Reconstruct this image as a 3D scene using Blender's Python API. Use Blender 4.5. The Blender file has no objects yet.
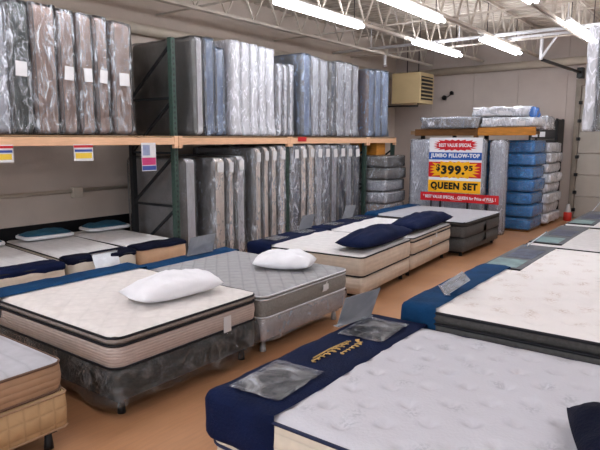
import bpy, bmesh, math, random
from mathutils import Vector, Matrix, noise
random.seed(7)
S = bpy.context.scene
COL = S.collection
PI = math.pi

# ------------------------------------------------------------------ materials
def lin(c):
    return tuple((v/12.92 if v <= .04045 else ((v+.055)/1.055)**2.4) for v in c)
def rgb(r, g, b):
    return lin((r/255, g/255, b/255)) + (1,)
MATS = {}
def mat(name, col, rough=.8, var=.12, scale=8, bump=.0, bscale=40, metal=0., stretch=(1,1,1), spec=.3, col2=None, sheen=0.):
    """noise-varied principled surface"""
    if name in MATS: return MATS[name]
    m = bpy.data.materials.new(name); m.use_nodes = True
    nt = m.node_tree; N = nt.nodes; L = nt.links
    b = N['Principled BSDF']
    b.inputs['Roughness'].default_value = rough
    b.inputs['Metallic'].default_value = metal
    b.inputs['Specular IOR Level'].default_value = spec
    if sheen: b.inputs['Sheen Weight'].default_value = sheen
    tc = N.new('ShaderNodeTexCoord'); mp = N.new('ShaderNodeMapping')
    mp.inputs['Scale'].default_value = stretch
    L.new(tc.outputs['Object'], mp.inputs['Vector'])
    no = N.new('ShaderNodeTexNoise'); no.inputs['Scale'].default_value = scale
    no.inputs['Detail'].default_value = 5
    L.new(mp.outputs[0], no.inputs['Vector'])
    rp = N.new('ShaderNodeValToRGB')
    c = rgb(*col)
    c2 = rgb(*col2) if col2 else tuple(v*(1-var) for v in c[:3])+(1,)
    c1 = c if col2 else tuple(min(1, v*(1+var*.6)) for v in c[:3])+(1,)
    rp.color_ramp.elements[0].position = .32; rp.color_ramp.elements[0].color = c2
    rp.color_ramp.elements[1].position = .68; rp.color_ramp.elements[1].color = c1
    L.new(no.outputs[0], rp.inputs[0]); L.new(rp.outputs[0], b.inputs['Base Color'])
    if bump:
        n2 = N.new('ShaderNodeTexNoise'); n2.inputs['Scale'].default_value = bscale
        n2.inputs['Detail'].default_value = 3
        L.new(mp.outputs[0], n2.inputs['Vector'])
        bp = N.new('ShaderNodeBump'); bp.inputs['Strength'].default_value = bump
        bp.inputs['Distance'].default_value = .02
        L.new(n2.outputs[0], bp.inputs['Height']); L.new(bp.outputs[0], b.inputs['Normal'])
    MATS[name] = m
    return m

def quilt(name, col, kind='diamond', scale=9., depth=.5, rough=.85, dark=.82):
    """quilted fabric: stitched line pattern as bump and thread colour"""
    if name in MATS: return MATS[name]
    m = bpy.data.materials.new(name); m.use_nodes = True
    nt = m.node_tree; N = nt.nodes; L = nt.links
    b = N['Principled BSDF']; b.inputs['Roughness'].default_value = rough
    b.inputs['Specular IOR Level'].default_value = .2
    tc = N.new('ShaderNodeTexCoord')
    def wave(rot, sc):
        mp = N.new('ShaderNodeMapping'); mp.inputs['Rotation'].default_value = rot
        L.new(tc.outputs['Object'], mp.inputs['Vector'])
        w = N.new('ShaderNodeTexWave'); w.wave_type = 'BANDS'; w.bands_direction = 'X'
        w.inputs['Scale'].default_value = sc; w.inputs['Distortion'].default_value = .6
        w.inputs['Detail'].default_value = 1; w.inputs['Detail Scale'].default_value = .6
        L.new(mp.outputs[0], w.inputs['Vector'])
        return w
    if kind == 'diamond':
        a, c = wave((0,0,PI/4), scale), wave((0,0,-PI/4), scale)
    elif kind == 'bands':      # horizontal bands round a border
        a = c = wave((0,PI/2,0), scale)
    elif kind == 'cells':
        a, c = wave((0,PI/2,0), scale), wave((0,0,PI/2), scale)
    else:                      # rows across the panel
        a = c = wave((0,0,PI/2), scale)
    mx = N.new('ShaderNodeMath'); mx.operation = 'MINIMUM'
    L.new(a.outputs['Fac'], mx.inputs[0]); L.new(c.outputs['Fac'], mx.inputs[1])
    pw = N.new('ShaderNodeMath'); pw.operation = 'POWER'; pw.inputs[1].default_value = .35
    L.new(mx.outputs[0], pw.inputs[0])
    no = N.new('ShaderNodeTexNoise'); no.inputs['Scale'].default_value = 14; no.inputs['Detail'].default_value = 4
    L.new(tc.outputs['Object'], no.inputs['Vector'])
    rp = N.new('ShaderNodeValToRGB'); c0 = rgb(*col)
    rp.color_ramp.elements[0].position = .0; rp.color_ramp.elements[0].color = tuple(v*dark for v in c0[:3])+(1,)
    rp.color_ramp.elements[1].position = .55; rp.color_ramp.elements[1].color = c0
    L.new(pw.outputs[0], rp.inputs[0])
    mix = N.new('ShaderNodeMix'); mix.data_type = 'RGBA'; mix.blend_type = 'MULTIPLY'
    mix.inputs[0].default_value = .25
    L.new(rp.outputs[0], mix.inputs[6]); L.new(no.outputs[0], mix.inputs[7])
    L.new(mix.outputs[2], b.inputs['Base Color'])
    bp = N.new('ShaderNodeBump'); bp.inputs['Strength'].default_value = depth; bp.inputs['Distance'].default_value = .012
    L.new(pw.outputs[0], bp.inputs['Height']); L.new(bp.outputs[0], b.inputs['Normal'])
    MATS[name] = m
    return m

def motif(name, col, mark, scale=5.5, size=.18, rough=.8):
    """knit top with small scattered woven motifs"""
    if name in MATS: return MATS[name]
    m = bpy.data.materials.new(name); m.use_nodes = True
    nt = m.node_tree; N = nt.nodes; L = nt.links
    b = N['Principled BSDF']; b.inputs['Roughness'].default_value = rough
    b.inputs['Specular IOR Level'].default_value = .2
    tc = N.new('ShaderNodeTexCoord')
    no = N.new('ShaderNodeTexNoise'); no.inputs['Scale'].default_value = 30; no.inputs['Detail'].default_value = 3
    L.new(tc.outputs['Object'], no.inputs['Vector'])
    mix0 = N.new('ShaderNodeMix'); mix0.data_type = 'RGBA'; mix0.inputs[0].default_value = .06
    L.new(tc.outputs['Object'], mix0.inputs[6]); L.new(no.outputs[1], mix0.inputs[7])
    v = N.new('ShaderNodeTexVoronoi'); v.inputs['Scale'].default_value = scale; v.voronoi_dimensions = '2D'
    L.new(mix0.outputs[2], v.inputs['Vector'])
    rp = N.new('ShaderNodeValToRGB')
    rp.color_ramp.elements[0].position = 0; rp.color_ramp.elements[0].color = (1,1,1,1)
    rp.color_ramp.elements[1].position = size; rp.color_ramp.elements[1].color = (0,0,0,1)
    L.new(v.outputs['Distance'], rp.inputs[0])
    n3 = N.new('ShaderNodeTexNoise'); n3.inputs['Scale'].default_value = 55
    L.new(tc.outputs['Object'], n3.inputs['Vector'])
    r3 = N.new('ShaderNodeValToRGB'); r3.color_ramp.elements[0].position = .45; r3.color_ramp.elements[1].position = .58
    L.new(n3.outputs[0], r3.inputs[0])
    mu = N.new('ShaderNodeMath'); mu.operation = 'MULTIPLY'
    L.new(rp.outputs[0], mu.inputs[0]); L.new(r3.outputs[0], mu.inputs[1])
    mix = N.new('ShaderNodeMix'); mix.data_type = 'RGBA'
    L.new(mu.outputs[0], mix.inputs[0]); mix.inputs[6].default_value = rgb(*col); mix.inputs[7].default_value = rgb(*mark)
    L.new(mix.outputs[2], b.inputs['Base Color'])
    bp = N.new('ShaderNodeBump'); bp.inputs['Strength'].default_value = .25; bp.inputs['Distance'].default_value = .01
    L.new(n3.outputs[0], bp.inputs['Height']); L.new(bp.outputs[0], b.inputs['Normal'])
    MATS[name] = m
    return m

def plastic(name, tint=(225,230,238), base=.12, glint_streak=.5, rough=.18, stretch=(3.4,3.4,1.1), bump=.6, crease_glint=.9):
    """clear crinkled bag film, its crinkle highlights painted in as pale streaks"""
    if name in MATS: return MATS[name]
    m = bpy.data.materials.new(name); m.use_nodes = True
    nt = m.node_tree; N = nt.nodes; L = nt.links
    for n in list(N):
        if n.type != 'OUTPUT_MATERIAL': N.remove(n)
    out = [n for n in N if n.type == 'OUTPUT_MATERIAL'][0]
    tc = N.new('ShaderNodeTexCoord'); mp = N.new('ShaderNodeMapping'); mp.inputs['Scale'].default_value = stretch
    L.new(tc.outputs['Object'], mp.inputs['Vector'])
    oi = N.new('ShaderNodeObjectInfo'); vm = N.new('ShaderNodeVectorMath'); vm.operation = 'SCALE'; vm.inputs[0].default_value = (37, 19, 53)
    L.new(oi.outputs['Random'], vm.inputs['Scale']); L.new(vm.outputs[0], mp.inputs['Location'])
    no = N.new('ShaderNodeTexNoise'); no.inputs['Scale'].default_value = 1.6; no.inputs['Detail'].default_value = 7
    no.inputs['Roughness'].default_value = .55; no.inputs['Distortion'].default_value = 2.2
    L.new(mp.outputs[0], no.inputs['Vector'])
    bp = N.new('ShaderNodeBump'); bp.inputs['Strength'].default_value = bump; bp.inputs['Distance'].default_value = .05
    L.new(no.outputs[0], bp.inputs['Height'])
    rp = N.new('ShaderNodeValToRGB')
    rp.color_ramp.elements[0].position = .50; rp.color_ramp.elements[0].color = (base,)*3+(1,)
    rp.color_ramp.elements[1].position = .74; rp.color_ramp.elements[1].color = (min(1,base+glint_streak),)*3+(1,)  # pale glints painted into the film's opacity
    L.new(no.outputs[0], rp.inputs[0])
    fac = rp.outputs[0]
    if crease_glint:
        n2 = N.new('ShaderNodeTexNoise'); n2.inputs['Scale'].default_value = 2.3; n2.inputs['Detail'].default_value = 2.5
        n2.inputs['Distortion'].default_value = 1.; L.new(mp.outputs[0], n2.inputs['Vector'])
        sb = N.new('ShaderNodeMath'); sb.operation = 'SUBTRACT'; sb.inputs[1].default_value = .5; L.new(n2.outputs[0], sb.inputs[0])
        ab = N.new('ShaderNodeMath'); ab.operation = 'ABSOLUTE'; L.new(sb.outputs[0], ab.inputs[0])
        mr = N.new('ShaderNodeMapRange'); mr.inputs[1].default_value = 0; mr.inputs[2].default_value = .035
        mr.inputs[3].default_value = crease_glint; mr.inputs[4].default_value = 0; L.new(ab.outputs[0], mr.inputs[0])  # thin white lines imitate highlights along the creases
        mk = N.new('ShaderNodeMath'); mk.operation = 'MULTIPLY'; L.new(mr.outputs[0], mk.inputs[0]); L.new(no.outputs[0], mk.inputs[1])
        ad = N.new('ShaderNodeMath'); ad.operation = 'ADD'; ad.use_clamp = True
        L.new(rp.outputs[0], ad.inputs[0]); L.new(mk.outputs[0], ad.inputs[1]); fac = ad.outputs[0]
    tr = N.new('ShaderNodeBsdfTransparent'); tr.inputs[0].default_value = (.97,.98,1,1)
    pb = N.new('ShaderNodeBsdfPrincipled'); pb.inputs['Base Color'].default_value = rgb(*tint)
    pb.inputs['Roughness'].default_value = rough; pb.inputs['Specular IOR Level'].default_value = .9
    L.new(bp.outputs[0], pb.inputs['Normal'])
    mx = N.new('ShaderNodeMixShader')
    L.new(fac, mx.inputs[0]); L.new(tr.outputs[0], mx.inputs[1]); L.new(pb.outputs[0], mx.inputs[2])
    gl = N.new('ShaderNodeBsdfGlossy'); gl.inputs['Roughness'].default_value = rough
    L.new(bp.outputs[0], gl.inputs['Normal'])
    fr = N.new('ShaderNodeFresnel'); fr.inputs['IOR'].default_value = 1.45; L.new(bp.outputs[0], fr.inputs['Normal'])
    m2 = N.new('ShaderNodeMixShader')
    L.new(fr.outputs[0], m2.inputs[0]); L.new(mx.outputs[0], m2.inputs[1]); L.new(gl.outputs[0], m2.inputs[2])
    L.new(m2.outputs[0], out.inputs['Surface'])
    MATS[name] = m
    return m

def emit(name, col, strength):
    if name in MATS: return MATS[name]
    m = bpy.data.materials.new(name); m.use_nodes = True
    b = m.node_tree.nodes['Principled BSDF']
    b.inputs['Base Color'].default_value = rgb(*col)
    b.inputs['Emission Color'].default_value = rgb(*col); b.inputs['Emission Strength'].default_value = strength
    MATS[name] = m
    return m

# ------------------------------------------------------------------ object helpers
def tag(o, label=None, cat=None, group=None, kind=None):
    if label: o['label'] = label
    if cat: o['category'] = cat
    if group: o['group'] = group
    if kind: o['kind'] = kind
    return o
def thing(name, label, cat, loc=(0,0,0), rz=0., group=None):
    o = bpy.data.objects.new(name, None); COL.objects.link(o)
    o.empty_display_size = .1
    o.location = loc; o.rotation_euler = (0,0,rz)
    return tag(o, label, cat, group)
def obj(name, bm, m, parent=None, smooth=True, loc=None):
    me = bpy.data.meshes.new(name)
    bm.normal_update()
    bm.to_mesh(me); bm.free()
    if smooth:
        for p in me.polygons: p.use_smooth = True
    o = bpy.data.objects.new(name, me); COL.objects.link(o)
    me.materials.append(m)
    if parent: o.parent = parent
    if loc: o.location = loc
    return o
def struct(name, bm, m, smooth=False):
    o = obj(name, bm, m, None, smooth); o['kind'] = 'structure'; return o

def add_box(bm, lo, hi, bev=0., M=None):
    r = bmesh.ops.create_cube(bm, size=1.)
    vs = r['verts']
    c = [(lo[i]+hi[i])/2 for i in range(3)]; s = [hi[i]-lo[i] for i in range(3)]
    for v in vs: v.co = Vector([c[i]+v.co[i]*s[i] for i in range(3)])
    if bev:
        es = list({e for v in vs for e in v.link_edges})
        rr = bmesh.ops.bevel(bm, geom=es, offset=bev, segments=2, affect='EDGES', profile=.5)
        vs = list({v for f in rr['faces'] for v in f.verts} | {v for v in vs if v.is_valid})
    if M:
        for v in vs: v.co = M @ v.co
    return bm
def box(lo, hi, bev=0., M=None): return add_box(bmesh.new(), lo, hi, bev, M)
def add_bar(bm, a, b, w, h, up=(0,0,1)):
    """rectangular bar from a to b"""
    a, b = Vector(a), Vector(b); d = (b-a).normalized(); up = Vector(up)
    if abs(d.dot(up)) > .99: up = Vector((1,0,0))
    s = d.cross(up).normalized(); u = s.cross(d)
    vs = [bm.verts.new(p + s*w/2*i + u*h/2*j) for p in (a, b) for i, j in ((-1,-1),(1,-1),(1,1),(-1,1))]
    for q in ((0,1,2,3),(7,6,5,4),(0,4,5,1),(1,5,6,2),(2,6,7,3),(3,7,4,0)): bm.faces.new([vs[i] for i in q])
    return bm
def add_tube(bm, pts, r, n=8, closed=False, cap=True):
    pts = [Vector(p) for p in pts]; rings = []; N = len(pts)
    prev = None
    for i, p in enumerate(pts):
        a = pts[(i-1) % N] if (closed or i > 0) else p
        b = pts[(i+1) % N] if (closed or i < N-1) else p
        d = (b-a).normalized()
        if prev is None:
            up = Vector((0,0,1)) if abs(d.z) < .9 else Vector((1,0,0))
            s = d.cross(up).normalized()
        else:
            s = (prev - d*prev.dot(d)).normalized()
        prev = s; u = s.cross(d)
        rr = r[i] if isinstance(r, (list, tuple)) else r
        rings.append([bm.verts.new(p + s*math.cos(2*PI*k/n)*rr + u*math.sin(2*PI*k/n)*rr) for k in range(n)])
    for i in range(N if closed else N-1):
        A, B = rings[i], rings[(i+1) % N]
        for k in range(n): bm.faces.new((A[k], A[(k+1)%n], B[(k+1)%n], B[k]))
    if cap and not closed:
        bm.faces.new(rings[0][::-1]); bm.faces.new(rings[-1])
    return bm
def tube(pts, r, n=8, closed=False): return add_tube(bmesh.new(), pts, r, n, closed)

def rbox_grid(lo, hi, r, step, faces='xXyYzZ', disp=None, bm=None):
    """box with gridded faces and rounded edges; disp(p, n) moves the skin"""
    bm = bm or bmesh.new()
    lo, hi = Vector(lo), Vector(hi)
    n = [max(2, round((hi[i]-lo[i])/step)) if not isinstance(step, (tuple, list)) else max(2, round((hi[i]-lo[i])/step[i])) for i in range(3)]
    key = {}
    def vert(i, j, k):
        q = (i, j, k)
        if q in key: return key[q]
        p = Vector([lo[a] + (hi[a]-lo[a])*q[a]/n[a] for a in range(3)])
        c = Vector([min(max(p[a], lo[a]+r), hi[a]-r) for a in range(3)])
        d = p-c
        nn = d.normalized() if d.length > 1e-9 else Vector((0,0,1))
        if r > 0: p = c + nn*r
        if disp: p = disp(p, nn)
        key[q] = bm.verts.new(p)
        return key[q]
    for f in faces:
        a = 'xyz'.index(f.lower()); hiq = f.isupper()
        b, c = (a+1) % 3, (a+2) % 3
        for i in range(n[b]):
            for j in range(n[c]):
                def q(di, dj):
                    t = [0,0,0]; t[a] = n[a] if hiq else 0; t[b] = i+di; t[c] = j+dj
                    return vert(*t)
                vs = [q(0,0), q(1,0), q(1,1), q(0,1)]
                if not hiq: vs.reverse()
                bm.faces.new(vs)
    return bm

def nz(p, s, seed=0.):
    return noise.noise(Vector((p[0]*s[0]+seed, p[1]*s[1]+seed*.7, p[2]*s[2]-seed*.3)))

# ------------------------------------------------------------------ mattress maker (local: x length, y width, z thickness, centred in x,y)
def rr_map(x, y, lx, ly, rc):
    """rectangle point to rounded-corner rectangle"""
    ax, ay = abs(x)-(lx/2-rc), abs(y)-(ly/2-rc)
    if ax > 0 and ay > 0:
        m = max(ax, ay); h = math.hypot(ax, ay)
        if h > 0: ax, ay = ax*m/h, ay*m/h
        x = math.copysign(lx/2-rc+ax, x); y = math.copysign(ly/2-rc+ay, y)
    return x, y
def axis_pts(l, rc, n):
    a = [-l/2 + rc*(1-math.cos(k/4*PI/2))/1. * 1. for k in range(4)]
    a = [-l/2 + rc*k/4 for k in range(4)]
    b = [-l/2+rc + (l-2*rc)*k/n for k in range(n+1)]
    return a + b + [-v for v in a[::-1]]
def top_grid(bm, lx, ly, rc, n, hf, flip=False):
    nx, ny = n
    xs, ys = axis_pts(lx, rc, nx), axis_pts(ly, rc, ny)
    V = []
    for x in xs:
        V.append([])
        for y in ys:
            X, Y = rr_map(x, y, lx, ly, rc)
            V[-1].append(bm.verts.new((X, Y, hf(X, Y))))
    for i in range(len(xs)-1):
        for j in range(len(ys)-1):
            f = [V[i][j], V[i+1][j], V[i+1][j+1], V[i][j+1]]
            bm.faces.new(f[::-1] if flip else f)
    return V
def loop_pts(lx, ly, rc, off=0., per=14):
    """rounded-rect outline, counter-clockwise"""
    lx, ly, rc = lx+2*off, ly+2*off, rc+off
    pts = []
    for cx, cy, a0 in ((1,-1,-PI/2),(1,1,0),(-1,1,PI/2),(-1,-1,PI)):
        for k in range(7):
            a = a0 + k/6*PI/2
            pts.append((cx*(lx/2-rc)+rc*math.cos(a), cy*(ly/2-rc)+rc*math.sin(a)))
    out = []
    for i, p in enumerate(pts):
        q = pts[(i+1) % len(pts)]
        out.append(p); d = math.hypot(q[0]-p[0], q[1]-p[1])
        if d > .3:
            for k in range(1, per): out.append((p[0]+(q[0]-p[0])*k/per, p[1]+(q[1]-p[1])*k/per))
    return out
def band(lx, ly, rc, prof, wob=0.):
    """vertical skin through profile [(z, outward offset)]"""
    bm = bmesh.new(); rings = []
    for z, off in prof:
        L = loop_pts(lx, ly, rc, off)
        rings.append([bm.verts.new((x, y, z + (wob*nz((x,y,z),(3,3,3)) if wob else 0))) for x, y in L])
    for A, B in zip(rings, rings[1:]):
        n = len(A)
        for k in range(n): bm.faces.new((A[k], A[(k+1)%n], B[(k+1)%n], B[k]))
    return bm
def xform(bm, T):
    if T is not None: bmesh.ops.transform(bm, matrix=T, verts=bm.verts)
    return bm
def tufts(lx, ly, sx, sy, depth, sig):
    pts = []
    i = 0; x = -lx/2+sx*.6
    while x < lx/2-.05:
        y = -ly/2 + sy*(.55 if i % 2 == 0 else 1.05)
        while y < ly/2-.05:
            pts.append((x, y)); y += sy
        x += sx; i += 1
    def f(X, Y):
        s = 0
        for px, py in pts:
            d = (X-px)**2+(Y-py)**2
            if d < (sig*3.2)**2: s += math.exp(-d/(2*sig*sig))
        return -depth*s
    return f
def soft_edge(lx, ly, h, w=.07, drop=.03):
    def f(X, Y):
        d = min(lx/2-abs(X), ly/2-abs(Y))
        return h - (drop*(1-min(1, d/w))**2)
    return f

def mattress_parts(root, lx, ly, z0, z1, m_top, m_border, m_pipe, rc=.09, gusset=0., m_gusset=None, tuft=None, n=(14,12),
                   T=None, pipe_r=.009, bottom_pipe=True, bulge=.012, crown=.012):
    """top panel, border, gusset of a pillow top, piping rings, bottom panel"""
    h = z1-z0
    zb = z1-gusset                 # where the border meets the gusset
    se = soft_edge(lx, ly, z1, .08, .028)
    def hf(X, Y):
        v = se(X, Y) + crown*(1-(2*X/lx)**2)*(1-(2*Y/ly)**2)
        if tuft: v += tuft(X, Y)
        v += .004*nz((X, Y, z1), (6,6,6), z1*9)
        return v
    bm = bmesh.new(); top_grid(bm, lx, ly, rc, n, hf)
    obj('top_panel', xform(bm, T), m_top, root)
    ze = z1-.028
    if gusset:
        g = band(lx, ly, rc, [(zb+.004, -.012), (zb+.02, .004), ((zb+ze)/2, .014), (ze-.012, .006), (ze, 0)])
        obj('pillow_top_gusset', xform(g, T), m_gusset or m_border, root)
        obj('piping', xform(tube([(x, y, zb) for x, y in loop_pts(lx, ly, rc, .004)], pipe_r, 6, True), T), m_pipe, root)
    top_b = zb if gusset else ze
    b = band(lx, ly, rc, [(z0, -.01), (z0+.02, .0), (z0+.05*h/.2, bulge*.6), ((z0+top_b)/2, bulge), (top_b-.03*h/.2, bulge*.6), (top_b, 0)])
    obj('border', xform(b, T), m_border, root)
    obj('piping', xform(tube([(x, y, ze) for x, y in loop_pts(lx, ly, rc, .002)], pipe_r, 6, True), T), m_pipe, root)
    if bottom_pipe:
        obj('piping', xform(tube([(x, y, z0+.01) for x, y in loop_pts(lx, ly, rc, .0)], pipe_r, 6, True), T), m_pipe, root)
    bm = bmesh.new(); top_grid(bm, lx-.02, ly-.02, rc, (2,2), lambda X, Y: z0, True)
    obj('bottom_panel', xform(bm, T), m_border, root)

def fabric_label(root, c, w, h, axis, m, name='label_tag'):
    """small sewn label standing proud of a border; axis = outward normal"""
    t = .004
    if axis == 'X': lo, hi = (c[0], c[1]-w/2, c[2]-h/2), (c[0]+t, c[1]+w/2, c[2]+h/2)
    else: lo, hi = (c[0]-w/2, c[1]-t, c[2]-h/2), (c[0]+w/2, c[1], c[2]+h/2)
    return obj(name, box(lo, hi, .0015), m, root, False)

# ------------------------------------------------------------------ palette
WHITE_TOP = quilt('ivory_quilted_knit', (238,232,228), 'diamond', 1.6, .25, dark=.95)
WHITE_PLAIN = quilt('white_quilted_knit', (236,233,232), 'rows', 2.2, .25, dark=.93)
GREY_TOP = quilt('grey_heather_quilt', (176,176,178), 'diamond', 2.4, .5, dark=.82)
PALE_GREY_TOP = quilt('pale_grey_quilt', (190,190,196), 'rows', 2.2, .3, dark=.88)
MOTIF_TOP = motif('motif_knit_white', (200,200,207), (176,178,186), 3.4, .22)
MOTIF_TOP2 = motif('motif_knit_ivory', (236,232,230), (206,192,184), 4., .3)
TAUPE_BORDER = quilt('taupe_striped_border', (196,180,172), 'bands', 14, .35, dark=.84)
GUSSET_TAUPE = mat('taupe_gusset_mesh', (140,130,124), .9, .15, 30, .3, 80)
GUSSET_DARK = mat('charcoal_gusset_mesh', (72,70,68), .8, .2, 40, .3, 120)
GREY_BORDER = mat('grey_heather_border', (140,137,132), .9, .2, 60, .4, 120)
CREAM_BORDER = quilt('cream_border', (222,206,188), 'bands', 6, .2, dark=.93)
TAN_BORDER = quilt('tan_quilted_border', (196,164,124), 'cells', 3.2, .5, dark=.85)
BROWN_BORDER = quilt('brown_quilted_border', (176,144,116), 'bands', 7, .4, dark=.85)
DARK_BORDER = mat('dark_grey_border', (92,92,92), .85, .15, 30, .3, 90)
BLACK_PIPE = mat('black_piping', (22,22,28), .6, .1, 40)
NAVY_PIPE = mat('navy_piping', (24,34,66), .6, .1, 40)
WHITE_PIPE = mat('white_piping', (225,225,228), .6, .05, 40)
GREY_PIPE = mat('grey_piping', (110,108,106), .6, .1, 40)
NAVY = mat('navy_fabric', (12,24,58), .85, .25, 5, .35, 60, spec=.15)
NAVY_DEEP = mat('deep_navy_fabric', (9,15,38), .85, .25, 5, .35, 60, spec=.15)
BLUE = mat('petrol_blue_fabric', (18,62,102), .85, .25, 6, .35, 50, spec=.15)
TEAL = mat('teal_blue_fabric', (46,92,116), .85, .2, 8, .3, 60)
PILLOW_W = mat('white_pillow_cotton', (240,240,244), .7, .05, 6, .3, 16)
CARD = mat('white_card', (214,212,212), .5, .04, 10)
BLACK = mat('black_metal', (20,20,22), .45, .15, 20, spec=.4)
POST_GREEN = mat('dark_green_rack_paint', (58,78,70), .5, .3, 30, .1, 60)
POST_DARK = mat('charcoal_rack_paint', (34,36,38), .5, .25, 20, .1, 60)
BEAM_ORANGE = mat('pale_orange_beam_paint', (224,178,142), .55, .1, 6, .05, 40, stretch=(8,1,8))
WOOD_ORANGE = mat('orange_wood', (200,132,52), .6, .25, 5, .2, 30, stretch=(1,6,6))
WOOD_BROWN = mat('brown_wood', (120,80,42), .65, .25, 5, .2, 30, stretch=(1,6,6))
PARTICLE = mat('shelf_board', (150,120,90), .85, .2, 20, .1, 60)
GOLD = mat('gold_thread', (206,170,104), .5, .25, 60, .3, 200)
FILM = plastic('clear_film', base=.03, glint_streak=.5)
FILM_CLEAR = plastic('very_clear_film', base=.01, glint_streak=.12, bump=.2, crease_glint=.15)
FILM_THICK = plastic('milky_film', (228,232,242), .16, .6, .2)
FILM_WHITE = plastic('white_film', (236,238,246), .55, .4, .3)
FILM_BLUE = plastic('blue_tinted_film', (190,206,232), .12, .6, .16)
FILM_FLAT = plastic('sheet_film', (214,220,230), .2, .3, .12, (3,3,3), .3, crease_glint=.25)
FILM_SAG = plastic('loose_film', (200,206,210), .03, .3, .1, (2.2,2.2,2.2), .9, crease_glint=.3)

# ------------------------------------------------------------------ the room
def plane_box(name, lo, hi, m): return struct(name, box(lo, hi), m)
XL, YB, ZC = -8.4, 16.0, 4.85
XR, YF = 7.0, -7.0
# floor: tan coated concrete
def floor_mat():
    m = bpy.data.materials.new('tan_coated_concrete'); m.use_nodes = True
    nt = m.node_tree; N = nt.nodes; L = nt.links; b = N['Principled BSDF']
    b.inputs['Roughness'].default_value = .42; b.inputs['Specular IOR Level'].default_value = .35
    tc = N.new('ShaderNodeTexCoord')
    n1 = N.new('ShaderNodeTexNoise'); n1.inputs['Scale'].default_value = .9; n1.inputs['Detail'].default_value = 8
    n2 = N.new('ShaderNodeTexNoise'); n2.inputs['Scale'].default_value = 14; n2.inputs['Detail'].default_value = 6
    mp = N.new('ShaderNodeMapping'); mp.inputs['Scale'].default_value = (3,.25,1)
    L.new(tc.outputs['Object'], n1.inputs['Vector']); L.new(tc.outputs['Object'], mp.inputs['Vector']); L.new(mp.outputs[0], n2.inputs['Vector'])
    r1 = N.new('ShaderNodeValToRGB')
    r1.color_ramp.elements[0].position = .3; r1.color_ramp.elements[0].color = rgb(164,116,80)
    r1.color_ramp.elements[1].position = .7; r1.color_ramp.elements[1].color = rgb(192,144,106)
    r2 = N.new('ShaderNodeValToRGB')
    r2.color_ramp.elements[0].position = .3; r2.color_ramp.elements[0].color = (.78,.78,.78,1)
    r2.color_ramp.elements[1].position = .6; r2.color_ramp.elements[1].color = (1,1,1,1)
    L.new(n1.outputs[0], r1.inputs[0]); L.new(n2.outputs[0], r2.inputs[0])
    mx = N.new('ShaderNodeMix'); mx.data_type = 'RGBA'; mx.blend_type = 'MULTIPLY'; mx.inputs[0].default_value = .6
    L.new(r1.outputs[0], mx.inputs[6]); L.new(r2.outputs[0], mx.inputs[7]); L.new(mx.outputs[2], b.inputs['Base Color'])
    rr = N.new('ShaderNodeMapRange'); rr.inputs[3].default_value = .32; rr.inputs[4].default_value = .6
    L.new(n2.outputs[0], rr.inputs[0]); L.new(rr.outputs[0], b.inputs['Roughness'])
    return m
plane_box('floor', (XL-.2, YF-.2, -.2), (XR+.2, YB+.2, 0), floor_mat())
WALL = mat('beige_wall_paint', (206,192,180), .85, .06, 2, .1, 30)
WALL_B = mat('tan_wall_panel', (192,180,172), .8, .06, 2, .05, 30)
plane_box('wall_left', (XL-.2, YF-.2, 0), (XL, YB+.2, 5), WALL)
def back_wall():
    bm = bmesh.new()
    x = XL
    while x < XR:                                  # vertical metal wall panels with narrow grooves
        x2 = min(x+1.22, XR)
        add_box(bm, (x+.004, YB, 0), (x2-.004, YB+.1, 5), .004); x = x2
    add_box(bm, (XL, YB+.02, 0), (XR, YB+.2, 5))
    return bm
struct('wall_back', back_wall(), WALL_B)
plane_box('wall_right', (XR, YF-.2, 0), (XR+.2, YB+.2, 5), WALL)
# front wall behind the photographer: piers and a lintel round two wide shop windows
bm = bmesh.new()
for lo, hi in (((XL,YF-.2,0),(XR,YF,.5)), ((XL,YF-.2,3.4),(XR,YF,5)), ((XL,YF-.2,.5),(XL+1.2,YF,3.4)), ((-1.2,YF-.2,.5),(-.4,YF,3.4)), ((XR-1,YF-.2,.5),(XR,YF,3.4))):
    add_box(bm, lo, hi)
struct('wall_front', bm, WALL)
plane_box('wall_band_left', (XL, YF+.01, 0), (XL+.03, 12.5, .72), mat('black_wall_band', (14,15,20), .6, .2, 4))  # black band along the lower part of the wall
# ribbed metal roof deck
bm = bmesh.new()
prof = []; y = YF-.2
while y < YB+.2:
    prof += [(y, ZC), (y+.10, ZC), (y+.13, ZC+.05), (y+.19, ZC+.05)]; y += .22
A = [bm.verts.new((XL-.2, p[0], p[1])) for p in prof]; B = [bm.verts.new((XR+.2, p[0], p[1])) for p in prof]
for i in range(len(prof)-1): bm.faces.new((A[i], A[i+1], B[i+1], B[i]))
struct('ceiling', bm, mat('roof_deck_paint', (206,196,184), .6, .12, 1.5, .05, 20))
# open-web steel joists
JO = mat('joist_primer_paint', (206,196,184), .6, .15, 4)
def joist(x, i):
    bm = bmesh.new(); z0, z1 = 4.14, 4.78
    for s in (-.03, .03):
        add_bar(bm, (x+s, YF+.02, z0), (x+s, YB-.02, z0), .035, .05); add_bar(bm, (x+s, YF+.02, z1), (x+s, YB-.02, z1), .04, .06)
    y = YF+.1; up = False
    while y < YB-.5:
        a = (x, y, z1 if up else z0); b = (x, y+.36, z0 if up else z1)
        add_bar(bm, a, b, .028, .028); y += .36; up = not up
    o = struct('ceiling_joist' , bm, JO)
x = -7.25
i = 0
while x < XR:
    joist(x, i); x += 1.5; i += 1
bm = bmesh.new()
for yy in (-3.5, 0., 3.4, 6.9, 10.2, 13.4):
    add_bar(bm, (XL, yy, 4.19), (XR, yy, 4.19), .03, .03); add_bar(bm, (XL, yy+.25, 4.73), (XR, yy+.25, 4.73), .03, .03)
struct('trim_1', bm, JO)
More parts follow.
